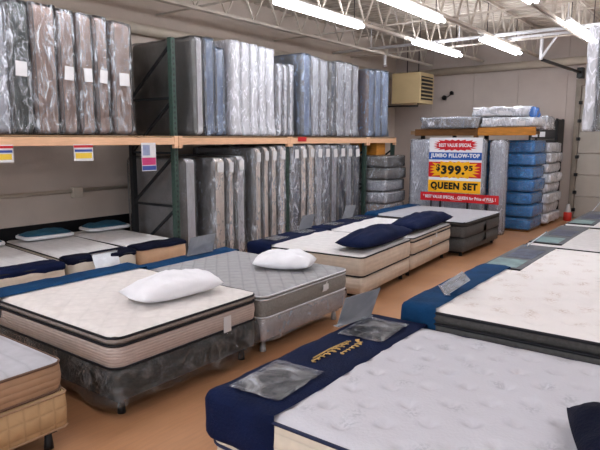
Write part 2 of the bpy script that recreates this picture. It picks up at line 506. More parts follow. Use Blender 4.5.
# ledge along the tops of the two walls
LED = mat('cream_pipe_paint', (206,194,178), .55, .08, 3)
bm = bmesh.new(); add_tube(bm, [(XL+.14, YF+.02, 3.87), (XL+.14, YB-.3, 3.87)], .09, 14)
struct('trim_2', bm, LED, True)
bm = bmesh.new(); add_tube(bm, [(XL+.02, YB-.14, 3.9), (XR-.02, YB-.14, 4.06)], .10, 14)
struct('trim_3', bm, LED, True)

# conduit along the shaded wall
t = thing('wall_conduit', 'beige conduit with a junction box running along the shaded wall under the rack', 'conduit', (XL, 3., 1.17))
obj('conduit_pipe', tube([(.035, -5.5, -.03), (.035, 4.5, .04)], .03, 10), LED, t)
obj('junction_box', box((.0, 2.05, -.09), (.09, 2.22, .08), .008), LED, t, False)

# sectional door in the back wall
DOOR = mat('door_panel_paint', (176,170,160), .6, .06, 3)
bm = bmesh.new()
for k in range(6): add_box(bm, (-3.16, YB-.05, .02+k*.55), (-.2, YB-.005, .02+k*.55+.535), .012)
d = struct('door_1', bm, DOOR)
bm = bmesh.new()
add_box(bm, (-3.25, YB-.1, 0), (-3.17, YB-.01, 3.35)); add_box(bm, (-3.30, YB-.06, 0), (-3.25, YB-.01, 3.35))
add_box(bm, (-3.3, YB-.09, 3.34), (-.1, YB-.01, 3.5))
tk = obj('door_frame', bm, mat('door_track_steel', (150,140,128), .5, .15, 6), d, False)
bm = bmesh.new()
for k in range(7): add_box(bm, (-3.2, YB-.14, .18+k*.45), (-3.12, YB-.05, .26+k*.45), .006)
obj('door_roller', bm, BLACK, d, False)
t = thing('door_track_hanger', 'white overhead door track hanger with black strut below the ceiling', 'track hanger', (-3.55, 13.5, 4.36))
bm = bmesh.new()
add_bar(bm, (-1.2, .0, -.1), (1.6, .0, -.1), .04, .05); add_bar(bm, (.0, 0, -.1), (.0, 0, -.62), .1, .05); add_bar(bm, (.33, 0, -.1), (.03, 0, -.55), .05, .04)
obj('hanger_bracket', bm, WHITE_PIPE, t, False)
bm = bmesh.new(); add_bar(bm, (.02, .02, -.62), (.38, 2.2, -.72), .06, .05); add_box(bm, (.3, 2.15, -.85), (.44, 2.4, -.6), .01)
obj('strut', bm, BLACK, t, False)
t = thing('sprinkler_pipe', 'long pale sprinkler pipe crossing under the roof joists', 'pipe', (-2., 12.4, 4.22))
obj('pipe', tube([(-6.3, 0, -.05), (8.5, 0, -.05)], .035, 10), WHITE_PIPE, t)
for xx in (-5.2, -3., -.8): obj('hanger_rod', tube([(xx, 0, -.05), (xx, 0, .1), (xx, 0, .54)], .012, 6), WHITE_PIPE, t)
t = thing('sprinkler', 'short chrome sprinkler drop hanging from the ceiling in front of the heater', 'sprinkler', (-7.25, 13.2, 3.82))
obj('drop_pipe', tube([(0,0,.05), (0,0,.32)], .035, 10), WHITE_PIPE, t)
obj('deflector', tube([(0,0,0), (0,0,.05)], [.06,.045], 10), mat('chrome', (220,220,225), .2, .05, 10, metal=.9), t)

# unit heater
TAN = mat('heater_tan_enamel', (198,176,134), .5, .06, 3)
t = thing('unit_heater', 'tan boxy unit heater with dark louvres hung near the back corner', 'heater', (-7.27, 14.8, 2.98))
obj('cabinet', box((-.42, -.38, 0), (.42, .5, .82), .02), TAN, t, False)
bm = bmesh.new()
add_box(bm, (.422, -.3, .1), (.43, .42, .72))
obj('louvre_recess', bm, BLACK, t, False)
bm = bmesh.new()
for k in range(6): add_bar(bm, (.44, -.3, .16+k*.1), (.44, .42, .16+k*.1), .05, .03)
obj('louvre', bm, TAN, t, False)
for yy in (-.3, .4): obj('hanger_rod', tube([(0, yy, .8), (0, yy, 1.75)], .012, 6), BLACK, t)
t = thing('gas_pipe', 'thin dark gas pipe bending under the tan unit heater', 'pipe', (-7.6, 14.2, 2.9))
obj('pipe', tube([(-.33,0,-.0), (.4,0,-.0), (.72,.2,0), (.72,.2,.08)], .025, 8), BLACK, t)
obj('riser', tube([(-.05,-.05,.0), (-.05,-.05,.86)], .022, 8), BLACK, t)
t = thing('alarm_horn', 'small dark twin-head emergency lamp high on the back wall', 'emergency lamp', (-6.75, YB, 3.2))
t.scale = (.62,.8,.62)
obj('bracket', tube([(0,-.03,0), (.32,-.06,.2)], .018, 6), BLACK, t)
obj('lamp_head', tube([(-.05,-.0,-.06), (-.02,-.12,0), (-.02,-.2,.0)], [.05,.1,.11], 10), BLACK, t)
obj('lamp_head', tube([(.3,-.0,.15), (.32,-.12,.2), (.32,-.18,.2)], [.04,.08,.09], 10), BLACK, t)

# fluorescent strip lights
TUBE = emit('fluorescent_tube', (246,248,255), 15.)
FIX = mat('white_fixture_enamel', (235,235,235), .4, .03, 5)
lights = [(-5.56, 8.0, 'first fluorescent strip in the row above the rack aisle'), (-5.5, 12.5, 'farther fluorescent strip in the row above the rack aisle'),
          (-4.2, 8.4, 'first fluorescent strip in the middle row over the bed aisle'), (-4.25, 13.0, 'farther fluorescent strip in the middle row near the back wall'),
          (-2.50, 12.3, 'fluorescent strip by the tall wrapped mattress on the high shelf')]
for x in (-5.56, -4.2): lights += [(x, 4.0, None), (x, -.5, None), (x, -4.5, None)]  # strips out of view, continuing the rows, added to light the foreground
for x in (-2.55, -.6): lights += [(x, 7.9, 'fluorescent strip cut by the top edge, over the tufted beds' if x < -1 else None), (x, -.8, None), (x, -5., None)]
lights += [(-.6, 12.4, None)]
for x in (1.6, 3.6): lights += [(x, 12.4, None), (x, 7.9, None), (x, 3.6, None), (x, -.8, None)]  # more unseen strips added for their light
for x, y, lab in lights:
    t = thing('ceiling_light', lab or 'unseen white fluorescent strip added to light the showroom', 'ceiling light', (x, y, 4.0), 0, 'fluorescent strips on the ceiling')
    hl = 1.22
    bm = bmesh.new(); add_box(bm, (-.035, -hl, .06), (.035, hl, .12), .008)
    obj('housing', bm, FIX, t, False)
    for s in (-.05, .05):
        obj('fluorescent_tube', tube([(s, -hl+.03, .015), (s, hl-.03, .015)], .034, 10), TUBE, t)
    for s in (-hl*.8, hl*.8): obj('hanger', add_bar(bmesh.new(), (0, s, .11), (0, s, .8), .012, .012), BLACK, t, False)

# ------------------------------------------------------------------ pallet racks
RX = -6.45
def upright(x0, x1, y, zt, name, label, group='rack uprights'):
    t = thing(name, label, 'rack upright', ((x0+x1)/2, y, 0), 0, group)
    w = (x1-x0)/2
    for s, nm in ((1, POST_GREEN), (-1, POST_DARK)):
        bm = bmesh.new(); add_box(bm, (s*w-.04, -.035, 0), (s*w+.04, .035, zt))
        obj('post', bm, nm, t, False)
        obj('foot_plate', box((s*w-.07, -.06, 0), (s*w+.07, .06, .012)), POST_DARK, t, False)
        bm = bmesh.new(); z = .12
        while z < zt-.05:                                   # teardrop punched slots on the aisle face
            add_box(bm, (s*w+s*.0405-.001, -.012, z), (s*w+s*.0405+.001, .012, z+.03)); z += .075
        obj('slot_row', bm, BLACK, t, False)['kind'] = 'stuff'
    z = .25; k = 0
    while z < zt-.5:
        obj('cross_brace', add_bar(bmesh.new(), (-w+.04, 0, z), (w-.04, 0, z), .035, .035), POST_DARK, t, False)
        a, b = (-w+.04, 0, z+.04), (w-.04, 0, min(z+.72, zt-.08))
        obj('diagonal_brace', add_bar(bmesh.new(), a, b, .035, .035), POST_DARK, t, False)
        z += .78
    return t
upright(-7.42, RX, 5.54, 3.42, 'rack_upright', 'green-fronted rack upright beside the bare twin beds, braces showing')
upright(-7.5, RX, 8.14, 2.0, 'rack_upright', 'low rack upright among the plastic-wrapped standing mattresses')
upright(-7.5, RX, 10.9, 2.0, 'rack_upright', 'rack upright beside the stack of grey mattresses')
upright(-7.5, RX, 12.2, 2.0, 'rack_upright', 'end rack upright behind the stack of grey mattresses')
upright(-7.5, RX, 1.8, 3.42, 'rack_upright', 'near rack upright outside the twin bed row')
def beam(y0, y1, x, label, m=BEAM_ORANGE):
    t = thing('rack_beam', label, 'rack beam', (x, (y0+y1)/2, 1.93), 0, 'orange rack beams')
    l = (y1-y0)/2
    bm = bmesh.new(); add_box(bm, (-.025, -l, 0), (.025, l, .1), .006); add_box(bm, (-.035, -l, .0), (.0, l, .03))
    obj('beam_rail', bm, m, t, False)
    for s in (-1, 1):
        obj('end_connector', box((-.03, s*l-.035, -.05), (.032, s*l+.035, .125), .004), m, t, False)
beam(1.82, 5.50, RX+.07, 'pale orange beam across the bay above the twin beds')
beam(5.58, 8.10, RX+.07, 'pale orange beam above the first standing wrapped mattresses')
beam(8.18, 10.86, RX+.07, 'pale orange beam in the bay behind hanging plastic bags')
beam(10.94, 12.16, RX+.07, 'short pale orange beam at the far end of the rack')
def deck(y0, y1, label):
    o = obj('shelf_deck', box((-7.95, y0, 2.035), (RX+.09, y1, 2.055)), PARTICLE, None, False)
    tag(o, label, 'shelf board', 'shelf boards on the rack')
deck(1.83, 5.50, 'shelf board carrying the brown wrapped mattresses')
deck(5.58, 8.10, 'shelf board carrying the bright white wrapped mattresses')
deck(8.18, 12.16, 'shelf board at the far end carrying blue-grey wrapped mattresses')
# ------------------------------------------------------------------ standing wrapped mattresses
def standing(y0, y1, z0, z1, x1, length, m_face, m_border, film, label, name='wrapped_mattress', group=None, lean=0., tagcol=None, tagz=.86, skirt=.06, seed=None, piped=True):
    seed = random.uniform(0, 90) if seed is None else seed
    th = y1-y0-.03; H = z1-z0
    t = thing(name, label, 'mattress', (x1-length/2, (y0+y1)/2, z0), 0, group)
    t.rotation_euler = (lean, 0, 0)
    T = Matrix.Translation((0, th/2, H/2+.005)) @ Matrix.Rotation(PI/2, 4, 'X')       # local z -> -y, local y -> z
    T = Matrix.Translation((0, 0, 0)) @ T
    mattress_parts(t, length-.04, H-.03, 0, th, m_face, m_border, GREY_PIPE if piped else m_border, rc=.07, n=(4,4), T=T, pipe_r=.006, crown=.006)
    def disp(p, n):
        a = nz(p, (7,7,1.6), seed)*.014 + nz(p, (20,20,9), seed)*.010
        q = p + n*(a + .004)
        if p.z < .18:                                       # loose hem of the bag
            k = (1-p.z/.18)
            q += Vector((n.x, n.y, 0))*skirt*k*(.4+abs(nz(p, (14,14,9), seed)))
        q.y = max(min(q.y, (y1-y0)/2+.006), -(y1-y0)/2-.006)
        if z0 > 1.5 and q.z < .004: q.z = .004 - .0*n.z
        if q.z < .003: q.z = .003
        return q
    bm = rbox_grid((-length/2, -(y1-y0)/2, .003), (length/2, (y1-y0)/2, H+.012), .03, (.13,.045,.055), disp=disp)
    obj('plastic_wrap', bm, film, t)
    if tagcol:
        w = min(.15, (y1-y0)*.5)
        bm = box((length/2+.016, -w/2, H*tagz-.11), (length/2+.02, w/2, H*tagz+.05))
        bmesh.ops.rotate(bm, verts=bm.verts, cent=(length/2, 0, H*tagz), matrix=Matrix.Rotation(random.uniform(-.12,.12), 3, 'X'))
        obj('paper_tag', bm, tagcol, t, False)
    return t

BROWN_F = mat('brown_mattress_face', (140,118,108), .9, .12, 8, .2, 40)
BROWN_E = mat('brown_mattress_edge', (172,146,134), .9, .1, 8, .2, 40)
DKG_F = mat('dark_grey_mattress_face', (122,119,113), .9, .12, 6, .2, 60)
GRY_F = mat('grey_mattress_face', (140,134,130), .9, .12, 6, .2, 60)
GRN_E = mat('grey_green_mattress_edge', (88,94,92), .9, .12, 8, .2, 40)
SLV_E = mat('silver_grey_edge', (184,186,194), .8, .1, 8, .2, 40)
WHT_E = mat('white_mattress_edge', (228,226,228), .8, .05, 8, .2, 40)
CRM_E = mat('cream_mattress_edge', (242,228,216), .8, .06, 8, .2, 40)
BLU_E = mat('blue_grey_edge', (112,128,156), .8, .15, 8, .2, 40)
NVG_E = mat('slate_edge', (86,92,104), .8, .15, 8, .2, 40)
ZU = 2.06
up = [ # y0,y1,z1,face,edge,film,label,tag
 (2.78,3.20,3.42,GRY_F,SLV_E,FILM_THICK,'pale grey mattress in cloudy plastic, first on the upper shelf',None),
 (3.20,3.46,3.50,DKG_F,GRN_E,FILM,'dark grey-green mattress with white tag beside the brown ones on the shelf',CARD),
 (3.47,3.78,3.52,BROWN_F,BROWN_E,FILM,'brown wrapped mattress on the shelf next to the dark grey-green one',None),
 (3.79,4.02,3.50,BROWN_F,BROWN_E,FILM,'second brown wrapped mattress of five on the upper shelf',CARD),
 (4.04,4.26,3.50,BROWN_F,BROWN_E,FILM,'middle brown wrapped mattress of five on the upper shelf',CARD),
 (4.27,4.48,3.50,BROWN_F,BROWN_E,FILM,'fourth brown wrapped mattress of five on the upper shelf',CARD),
 (4.52,4.82,3.48,BROWN_F,BROWN_E,FILM,'last brown wrapped mattress, beside the bare rack upright',CARD),
 (5.92,6.10,3.50,DKG_F,WHT_E,FILM_CLEAR,'dark charcoal mattress on the shelf showing its broad face behind the upright',None),
 (6.11,6.33,3.50,GRY_F,BLU_E,FILM_BLUE,'blue-tinted wrapped mattress right behind the charcoal one',None),
 (6.33,6.54,3.38,GRY_F,BLU_E,FILM_BLUE,'shorter blue-tinted wrapped mattress beside the bright white ones',None),
 (6.68,6.90,3.54,GRY_F,WHT_E,FILM_WHITE,'first of five bright white wrapped mattresses on the shelf',None),
 (6.91,7.11,3.54,GRY_F,WHT_E,FILM_WHITE,'second of five bright white wrapped mattresses on the shelf',None),
 (7.12,7.33,3.53,GRY_F,WHT_E,FILM_WHITE,'third of five bright white wrapped mattresses on the shelf',None),
 (7.34,7.53,3.52,GRY_F,WHT_E,FILM_WHITE,'fourth of five bright white wrapped mattresses on the shelf',None),
 (7.54,7.75,3.52,GRY_F,WHT_E,FILM_WHITE,'last of five bright white wrapped mattresses on the shelf',None),
 (7.82,7.97,3.30,GRY_F,WHT_E,FILM_THICK,'low pale wrapped mattress next to the bright white ones',None),
 (7.98,8.13,3.30,GRY_F,WHT_E,FILM_THICK,'second low pale wrapped mattress of three on the shelf',None),
 (8.14,8.30,3.31,GRY_F,WHT_E,FILM_THICK,'third low pale wrapped mattress, before the dark-faced one',None),
 (8.56,8.82,3.55,DKG_F,BLU_E,FILM_BLUE,'bluish wrapped mattress with a dark face above the red shelf tag',None),
 (8.84,9.10,3.53,GRY_F,SLV_E,FILM_THICK,'silvery wrapped mattress beside the bluish dark-faced one',None),
 (9.11,9.38,3.50,GRY_F,SLV_E,FILM_THICK,'second silvery wrapped mattress before the dark narrow one',None),
 (9.46,9.66,3.50,DKG_F,NVG_E,FILM,'narrow dark wrapped mattress between silvery ones on the shelf',None),
 (9.70,9.98,3.54,GRY_F,SLV_E,FILM_THICK,'silvery wrapped mattress beyond the narrow dark one',None),
 (9.99,10.26,3.54,GRY_F,SLV_E,FILM_THICK,'second silvery wrapped mattress beyond the narrow dark one',None),
 (10.27,10.52,3.52,GRY_F,SLV_E,FILM_THICK,'third silvery wrapped mattress beyond the narrow dark one',None),
 (10.92,11.20,3.50,BROWN_F,BLU_E,FILM_BLUE,'bluish wrapped mattress showing a brown face near the shelf end',None),
 (11.22,11.50,3.52,GRY_F,BLU_E,FILM_BLUE,'bluish wrapped mattress, last but one on the upper shelf',None),
 (11.52,11.84,3.52,GRY_F,BLU_E,FILM_BLUE,'bluish wrapped mattress at the very end of the upper shelf',None)]
for up_i, (y0, y1, z1, f, e, film, lab, tg) in enumerate(up):
    standing(y0, y1, ZU, z1, -6.38, 1.5, f, e, film, lab, group='wrapped mattresses on the upper shelf', lean=0 if y0 > 5.9 else (.0, .004, -.005, .004, -.003, .003, -.005)[up_i % 7], tagcol=tg, tagz=.52, seed=y0*3.1)
o = obj('shelf_tag', box((RX+.10, 8.36, 1.97), (RX+.106, 8.62, 2.05)), mat('red_card', (190,36,40), .5, .05, 10), None, False)
tag(o, 'small red strip tag stuck to the rack beam', 'tag')
# floor row
px_rows = [(6.25,6.52,1.72),(6.55,6.72,1.71),(6.75,6.98,1.74),(7.20,7.40,1.86),(7.42,7.60,1.88),(7.62,7.82,1.88),(7.85,8.06,1.89),
           (8.24,8.46,1.90),(8.48,8.70,1.90),(8.72,8.96,1.91),(8.98,9.22,1.90),(9.24,9.48,1.90),(9.50,9.76,1.89),(9.78,10.04,1.90),(10.06,10.32,1.89),(10.34,10.62,1.88)]
words = ['first','second','third','fourth','fifth','sixth','seventh','eighth','ninth','tenth','eleventh','twelfth','thirteenth','fourteenth','fifteenth','last']
for i, (y0, y1, z1) in enumerate(px_rows):
    light = i < 7
    e = (CRM_E if i not in (2,) else WHT_E) if light else (NVG_E if i % 2 else SLV_E)
    if i in (8, 9): e = CRM_E
    lab = ('%s standing %s mattress in clear plastic on the floor under the rack' % (words[i], 'cream-edged' if light else 'grey-edged'))
    if i == 0: lab = 'first standing wrapped mattress under the rack, broad grey face towards the twin beds'
    standing(y0, y1, .12, z1, -6.38, 1.5, GRY_F, e, FILM if i < 4 else (FILM_THICK if i in (6,7,10,11) else FILM), lab, group='wrapped mattresses standing under the rack', tagcol=CARD, tagz=.93, seed=i*5.3, skirt=.02)
o = obj('floor_pallet', box((-7.9, 6.2, 0.0), (-6.4, 10.7, .115), .01), PARTICLE, None, False)
tag(o, 'long low timber platform under the row of standing mattresses', 'platform')
# lone upright mattress standing behind the green upright
standing(5.74, 5.98, .0, 1.72, -6.47, 1.35, GRY_F, WHT_E, FILM_CLEAR, 'white-edged wrapped mattress standing beside the green-fronted upright', seed=3.3)
t = thing('upright_mattress', 'dark grey bare mattress leaning against the wall behind the rack upright', 'mattress', (-7.35, 5.25, 0))
T = Matrix.Translation((0, .0, .87)) @ Matrix.Rotation(PI/2, 4, 'X')
mattress_parts(t, 1.5, 1.7, 0, .2, GRY_F, DKG_F, GREY_PIPE, rc=.12, n=(6,6), T=T, pipe_r=.01)
t.location = (-7.5, 6.22, 0)

# shelf price cards hanging from the beam
YEL = mat('yellow_card', (232,196,70), .5, .05, 10); RED = mat('red_print', (196,40,50), .5, .05, 10); BLUP = mat('blue_print', (60,80,150), .5, .05, 10)
def price_card(y, w, h, lab, lower):
    t = thing('price_card', lab, 'price card', (RX+.105, y, 1.945), 0, 'price cards on the rack beam')
    obj('card', box((0, -w/2, -h), (.003, w/2, 0)), CARD, t, False)
    obj('printed_header', box((.003, -w/2, -h*.2), (.004, w/2, -.01)), RED, t, False)
    obj('printed_band', box((.003, -w/2+.01, -h*.45), (.004, w/2-.01, -h*.3)), BLUP, t, False)
    obj('printed_price', box((.003, -w/2+.02, -h*.85), (.004, w/2-.02, -h*.52)), lower, t, False)
price_card(3.03, .26, .19, 'yellow price card on the beam nearest the picture edge', YEL)
price_card(4.02, .26, .20, 'yellow price card on the beam above the middle twin bed', YEL)
t = thing('price_card', 'tall white poster card hanging near the green rack upright', 'price card', (RX+.105, 5.0, 1.96), 0, 'price cards on the rack beam')
obj('card', box((0, -.12, -.38), (.003, .12, 0)), CARD, t, False)
obj('printed_header', box((.003, -.10, -.17), (.004, .02, -.03)), mat('grey_blue_print', (150,160,190), .5, .1, 30), t, False)
obj('printed_band', box((.003, -.115, -.30), (.004, .115, -.20)), mat('magenta_print', (190,60,110), .5, .1, 20), t, False)
obj('printed_price', box((.003, -.115, -.37), (.004, .115, -.31)), BLUP, t, False)

# ------------------------------------------------------------------ beds
def foundation(loc, lx, ly, z0, z1, m, label, rz=0., m_pipe=None, group='box springs under the beds', rc=.05, legm=BLACK, leg=True):
    """box spring on its low metal frame"""
    cx, cy = loc
    if leg:
        fr = thing('bed_frame', 'low black metal bed frame under the ' + label[1], 'bed frame', (cx, cy, 0), rz, 'bed frames')
        for sx in (-1, 1):
            obj('side_rail', add_bar(bmesh.new(), (-lx/2+.06, sx*(ly/2-.08), z0-.02), (lx/2-.06, sx*(ly/2-.08), z0-.02), .04, .035), legm, fr, False)
            obj('cross_rail', add_bar(bmesh.new(), (sx*(lx/2-.3), -ly/2+.08, z0-.02), (sx*(lx/2-.3), ly/2-.08, z0-.02), .04, .035), legm, fr, False)
            for sy in (-1, 1):
                obj('leg', tube([(sx*(lx/2-.1), sy*(ly/2-.1), .0), (sx*(lx/2-.1), sy*(ly/2-.1), .03), (sx*(lx/2-.1), sy*(ly/2-.1), z0-.02)], [.032,.03,.02], 8), legm, fr)
    t = thing('box_spring', label[0], 'box spring', (cx, cy, 0), rz, group)
    b = band(lx, ly, rc, [(z0, -.02), (z0+.012, 0), ((z0+z1)/2, .006), (z1-.012, 0), (z1, -.02)])
    obj('border', b, m, t)
    bm = bmesh.new(); top_grid(bm, lx-.04, ly-.04, rc, (2,2), lambda X, Y: z1-.002); obj('top_panel', bm, m, t)
    bm = bmesh.new(); top_grid(bm, lx-.04, ly-.04, rc, (2,2), lambda X, Y: z0, True); obj('bottom_panel', bm, GREY_PIPE, t)
    if m_pipe:
        for z in (z0+.01, z1-.01):
            obj('piping', tube([(x, y, z) for x, y in loop_pts(lx, ly, rc, .001)], .007, 6, True), m_pipe, t)
    return t
def mattress(label, loc, lx, ly, z0, z1, rz=0., group='mattresses on display beds', name='mattress', **k):
    t = thing(name, label, 'mattress', (loc[0], loc[1], 0), rz, group)
    mattress_parts(t, lx, ly, z0+.003, z1, **k)
    return t
def wrap_found(t, lx, ly, z0, z1, film, sag=.1, seed=1., flare=.08):
    """loose clear bag hanging over a box spring"""
    def disp(p, n):
        q = p + n*(.012 + .02*abs(nz(p, (4,4,10), seed)))
        k = max(0, (z1-.05-p.z)/(z1-z0))
        if abs(n.z) < .9:
            q += Vector((n.x, n.y, 0))*flare*k*(.2+abs(nz(p, (5,5,3), seed)))
            q.z -= sag*k*k*(.5+nz(p, (3.2,3.2,1), seed+4))
        q.z = min(max(q.z, .012), z1-.003)
        return q
    bm = rbox_grid((-lx/2-.006, -ly/2-.006, z0), (lx/2+.006, ly/2+.006, z1-.004), .03, (.07,.07,.03), 'xXyY', disp)
    return obj('plastic_wrap', bm, film, t)
def cover(label, x0, x1, y0, y1, ztop, drop, m, faces='xyYZ', name='foot_cover', puff=.006, seed=0., rz=0., origin=None, r=.05, dropvar=.02):
    """cloth cap pulled over the end of a mattress"""
    o = origin or ((x0+x1)/2, (y0+y1)/2)
    t = thing(name, label, 'foot cover', (o[0], o[1], ztop-drop), rz, 'cloth foot covers on the beds')
    def disp(p, n):
        q = p + n*(puff*nz(p, (5,5,5), seed)*2 + .003*nz(p, (18,18,18), seed))
        k = max(0, (ztop-.06 - (p.z+ztop-drop))/drop)
        q += Vector((n.x, n.y, 0))*.02*k*(.5+nz(p, (7,7,2), seed))
        q.z += dropvar*k*nz(p, (4,4,0), seed+2)
        return q
    bm = rbox_grid((x0-o[0], y0-o[1], 0), (x1-o[0], y1-o[1], drop), r, (.05,.05,.04), faces, disp)
    # the inner edge lies flat on the panel: cut away the inner rounding
    for v in bm.verts:
        if 'X' not in faces and v.co.x > (x1-o[0])-r*1.01 and v.co.z > drop-r: v.co.z = max(v.co.z, drop-.010)
    obj('cloth', bm, m, t)
    return t
def pillow_bm(lx, ly, h, seed=0., n=26, pinch=.10):
    bm = bmesh.new(); rows = []
    for s in (1, -1):
        g = []
        for i in range(n+1):
            u = -1+2*i/n; g.append([])
            for j in range(n+1):
                v = -1+2*j/n
                x = lx/2*u*(1-pinch*(1-abs(u))*0 - pinch*v*v*abs(u)*.6); y = ly/2*v*(1-pinch*u*u*abs(v)*.6)
                t = max(0, (1-abs(u)**2.6))**.55*max(0, (1-abs(v)**2.6))**.55
                z = h/2*t*s*(1. if s > 0 else .62)
                w = (nz((u*2.2, v*2.2, s), (1,1,1), seed)*.16 + nz((u*6, v*6, s), (1,1,1), seed)*.06)*h*t*(1 if s > 0 else .2)
                g[-1].append((x, y, z+w))
        rows.append(g)
    V = {}
    def vert(k, i, j):
        edge = i in (0, n) or j in (0, n)
        q = (0 if edge else k, i, j)
        if q not in V: V[q] = bm.verts.new(rows[k][i][j])
        return V[q]
    for k in (0, 1):
        for i in range(n):
            for j in range(n):
                f = [vert(k,i,j), vert(k,i+1,j), vert(k,i+1,j+1), vert(k,i,j+1)]
                if len(set(f)) < 4: continue
                bm.faces.new(f if k == 0 else f[::-1])
    zmin = min(v.co.z for v in bm.verts)
    bmesh.ops.translate(bm, verts=bm.verts, vec=(0,0,-zmin))
    return bm
def pillow(label, loc, lx, ly, h, rz, m, seed, group='pillows on the beds', m_pipe=None, name='pillow'):
    t = thing(name, label, 'pillow', loc, rz, group)
    obj('pillow_case', pillow_bm(lx, ly, h, seed), m, t)
    if m_pipe:
        # white gusset band round the pillow
        pts = []
        for a in range(48):
            th = 2*PI*a/48; c, s = math.cos(th), math.sin(th)
            k = (abs(c)**6+abs(s)**6)**(-1/6)
            pts.append((lx/2*.97*c*k, ly/2*.97*s*k, h*.30))
        obj('piping', tube(pts, h*.17, 8, True), m_pipe, t)
    return t

# --- near aisle row
# bed nearest the camera, only its end in view
foundation((-4.29, 1.10), 1.96, 1.58, .15, .395, TAN_BORDER, ('tan quilted box spring at the near picture edge', 'tan bed at the near picture edge'), m_pipe=BROWN_BORDER)
mattress('tan-sided mattress with pale quilted top at the near picture edge', (-4.3, 1.10), 1.94, 1.56, .395, .615, m_top=PALE_GREY_TOP, m_border=BROWN_BORDER, m_pipe=mat('brown_piping', (104,80,66), .7, .1, 30), rc=.08)
# white pillow-top bed
c1 = (-4.29, 3.03)
GREYFOUND = mat('dark_grey_box_spring', (62,62,60), .85, .2, 5, .2, 40)
b1 = foundation(c1, 1.88, 1.50, .13, .375, GREYFOUND, ('dark box spring in loose clear plastic under the white pillow-top mattress', 'white pillow-top bed'))
wrap_found(b1, 1.88, 1.50, .13, .375, FILM_SAG, .13, 2.2, .10)
m1 = mattress('white pillow-top mattress with taupe striped sides and black piping', c1, 1.90, 1.53, .375, .64, m_top=WHITE_TOP, m_border=TAUPE_BORDER, m_pipe=BLACK_PIPE,
              gusset=.085, m_gusset=GUSSET_TAUPE, rc=.10, n=(24,20), pipe_r=.010, tuft=tufts(1.9,1.53,.16,.18,.006,.05))
fabric_label(m1, (.964, .35, .44), .09, .14, 'X', CARD)
cover('blue foot cover along the far end of the white pillow-top mattress', -5.285, -4.93, 2.235, 3.825, .660, .2, BLUE, seed=3)
pillow('long white pillow on the white pillow-top mattress', (-3.80, 3.20, .648), .44, .86, .25, -.12, PILLOW_W, 1.7)
# grey bed
c2 = (-4.28, 4.57)
FND_PALE = mat('pale_pink_box_spring', (190,178,172), .85, .1, 6, .1, 40)
b2 = foundation(c2, 1.90, 1.42, .14, .35, FND_PALE, ('pale box spring in clear plastic under the grey mattress', 'grey heather bed'), legm=mat('clear_grey_leg', (170,170,170), .4, .1, 10))
wrap_found(b2, 1.90, 1.42, .16, .35, FILM_FLAT, .05, 7.7, .05)
m2 = mattress('grey heather mattress with white piping and a pillow near its corner', c2, 1.92, 1.46, .35, .595, m_top=GREY_TOP, m_border=GREY_BORDER, m_pipe=WHITE_PIPE, gusset=.06, m_gusset=GREY_BORDER, rc=.09, n=(20,18), pipe_r=.008)
bm = bmesh.new(); add_box(bm, (.985,.2,.44), (.992,.30,.50), .006)
tv = [bm.verts.new(p) for p in ((.99,.18,.43),(.99,.27,.43),(.994,.27,.54))]; bm.faces.new(tv)
obj('label_tag', bm, CARD, m2, False)
cover('blue foot cover along the far end of the grey heather mattress', -5.25, -4.95, 3.825, 5.315, .612, .2, BLUE, seed=5)
pillow('small white pillow on the grey heather mattress', (-3.84, 4.82, .603), .66, .48, .23, .42, PILLOW_W, 5.1)
# two cream-sided white beds, set slightly askew
piv = Vector((-3.47, 5.87)); AR = .075
def askew(x, y):
    d = Vector((x, y))-piv
    return (piv.x + d.x*math.cos(AR) - d.y*math.sin(AR), piv.y + d.x*math.sin(AR) + d.y*math.cos(AR))
for k, (ya, yb, w) in enumerate(((5.88, 7.46, 'nearer'), (7.50, 9.26, 'farther'))):
    ly = yb-ya-.02; c = askew(-4.36, (ya+yb)/2)
    foundation(c, 1.74, ly, .10, .32, CREAM_BORDER, ('cream box spring of the %s white bed with navy pillows' % w, '%s white bed with navy pillows' % w), AR, m_pipe=None)
    m = mattress('%s white mattress with cream sides and black piping under navy bolsters' % w, c, 1.76, ly, .32, .60, AR, m_top=WHITE_PLAIN, m_border=CREAM_BORDER, m_pipe=BLACK_PIPE,
                 rc=.07, n=(14,14), pipe_r=.010, gusset=.0 if k == 0 else .08)
    if k == 1:
        fabric_label(m, (.895, -.15, .42), .1, .08, 'X', CARD); fabric_label(m, (.895, .1, .5), .07, .07, 'X', CARD)
    cover('navy foot cover with clear pockets on the %s white bed' % w, c[0]-.905, c[0]-.46, c[1]-ly/2-.025, c[1]+ly/2+.01, .616, .22, NAVY, seed=8+k, rz=AR, origin=c)
    for j, f in enumerate((.25, .72)):
        px, py = askew(-5.04, ya+(yb-ya)*f)
        o = obj('display_pocket', box((-.12, -.17, 0), (.12, .17, .004)), FILM_FLAT, None, False, (px, py, .622)); o.rotation_euler.z = AR
        tag(o, 'clear pocket at the %s end of the %s navy foot cover' % (('near','far')[j], w), 'pocket', 'clear pockets on navy covers')
    px, py = askew(-3.70, (ya+yb)/2+.08)
    pillow('puffy navy bolster across the %s white bed' % w, (px, py, .612), .50, ly*1.0, .27, AR-.02, NAVY, 11+k*3, name='bolster', group='navy bolsters')
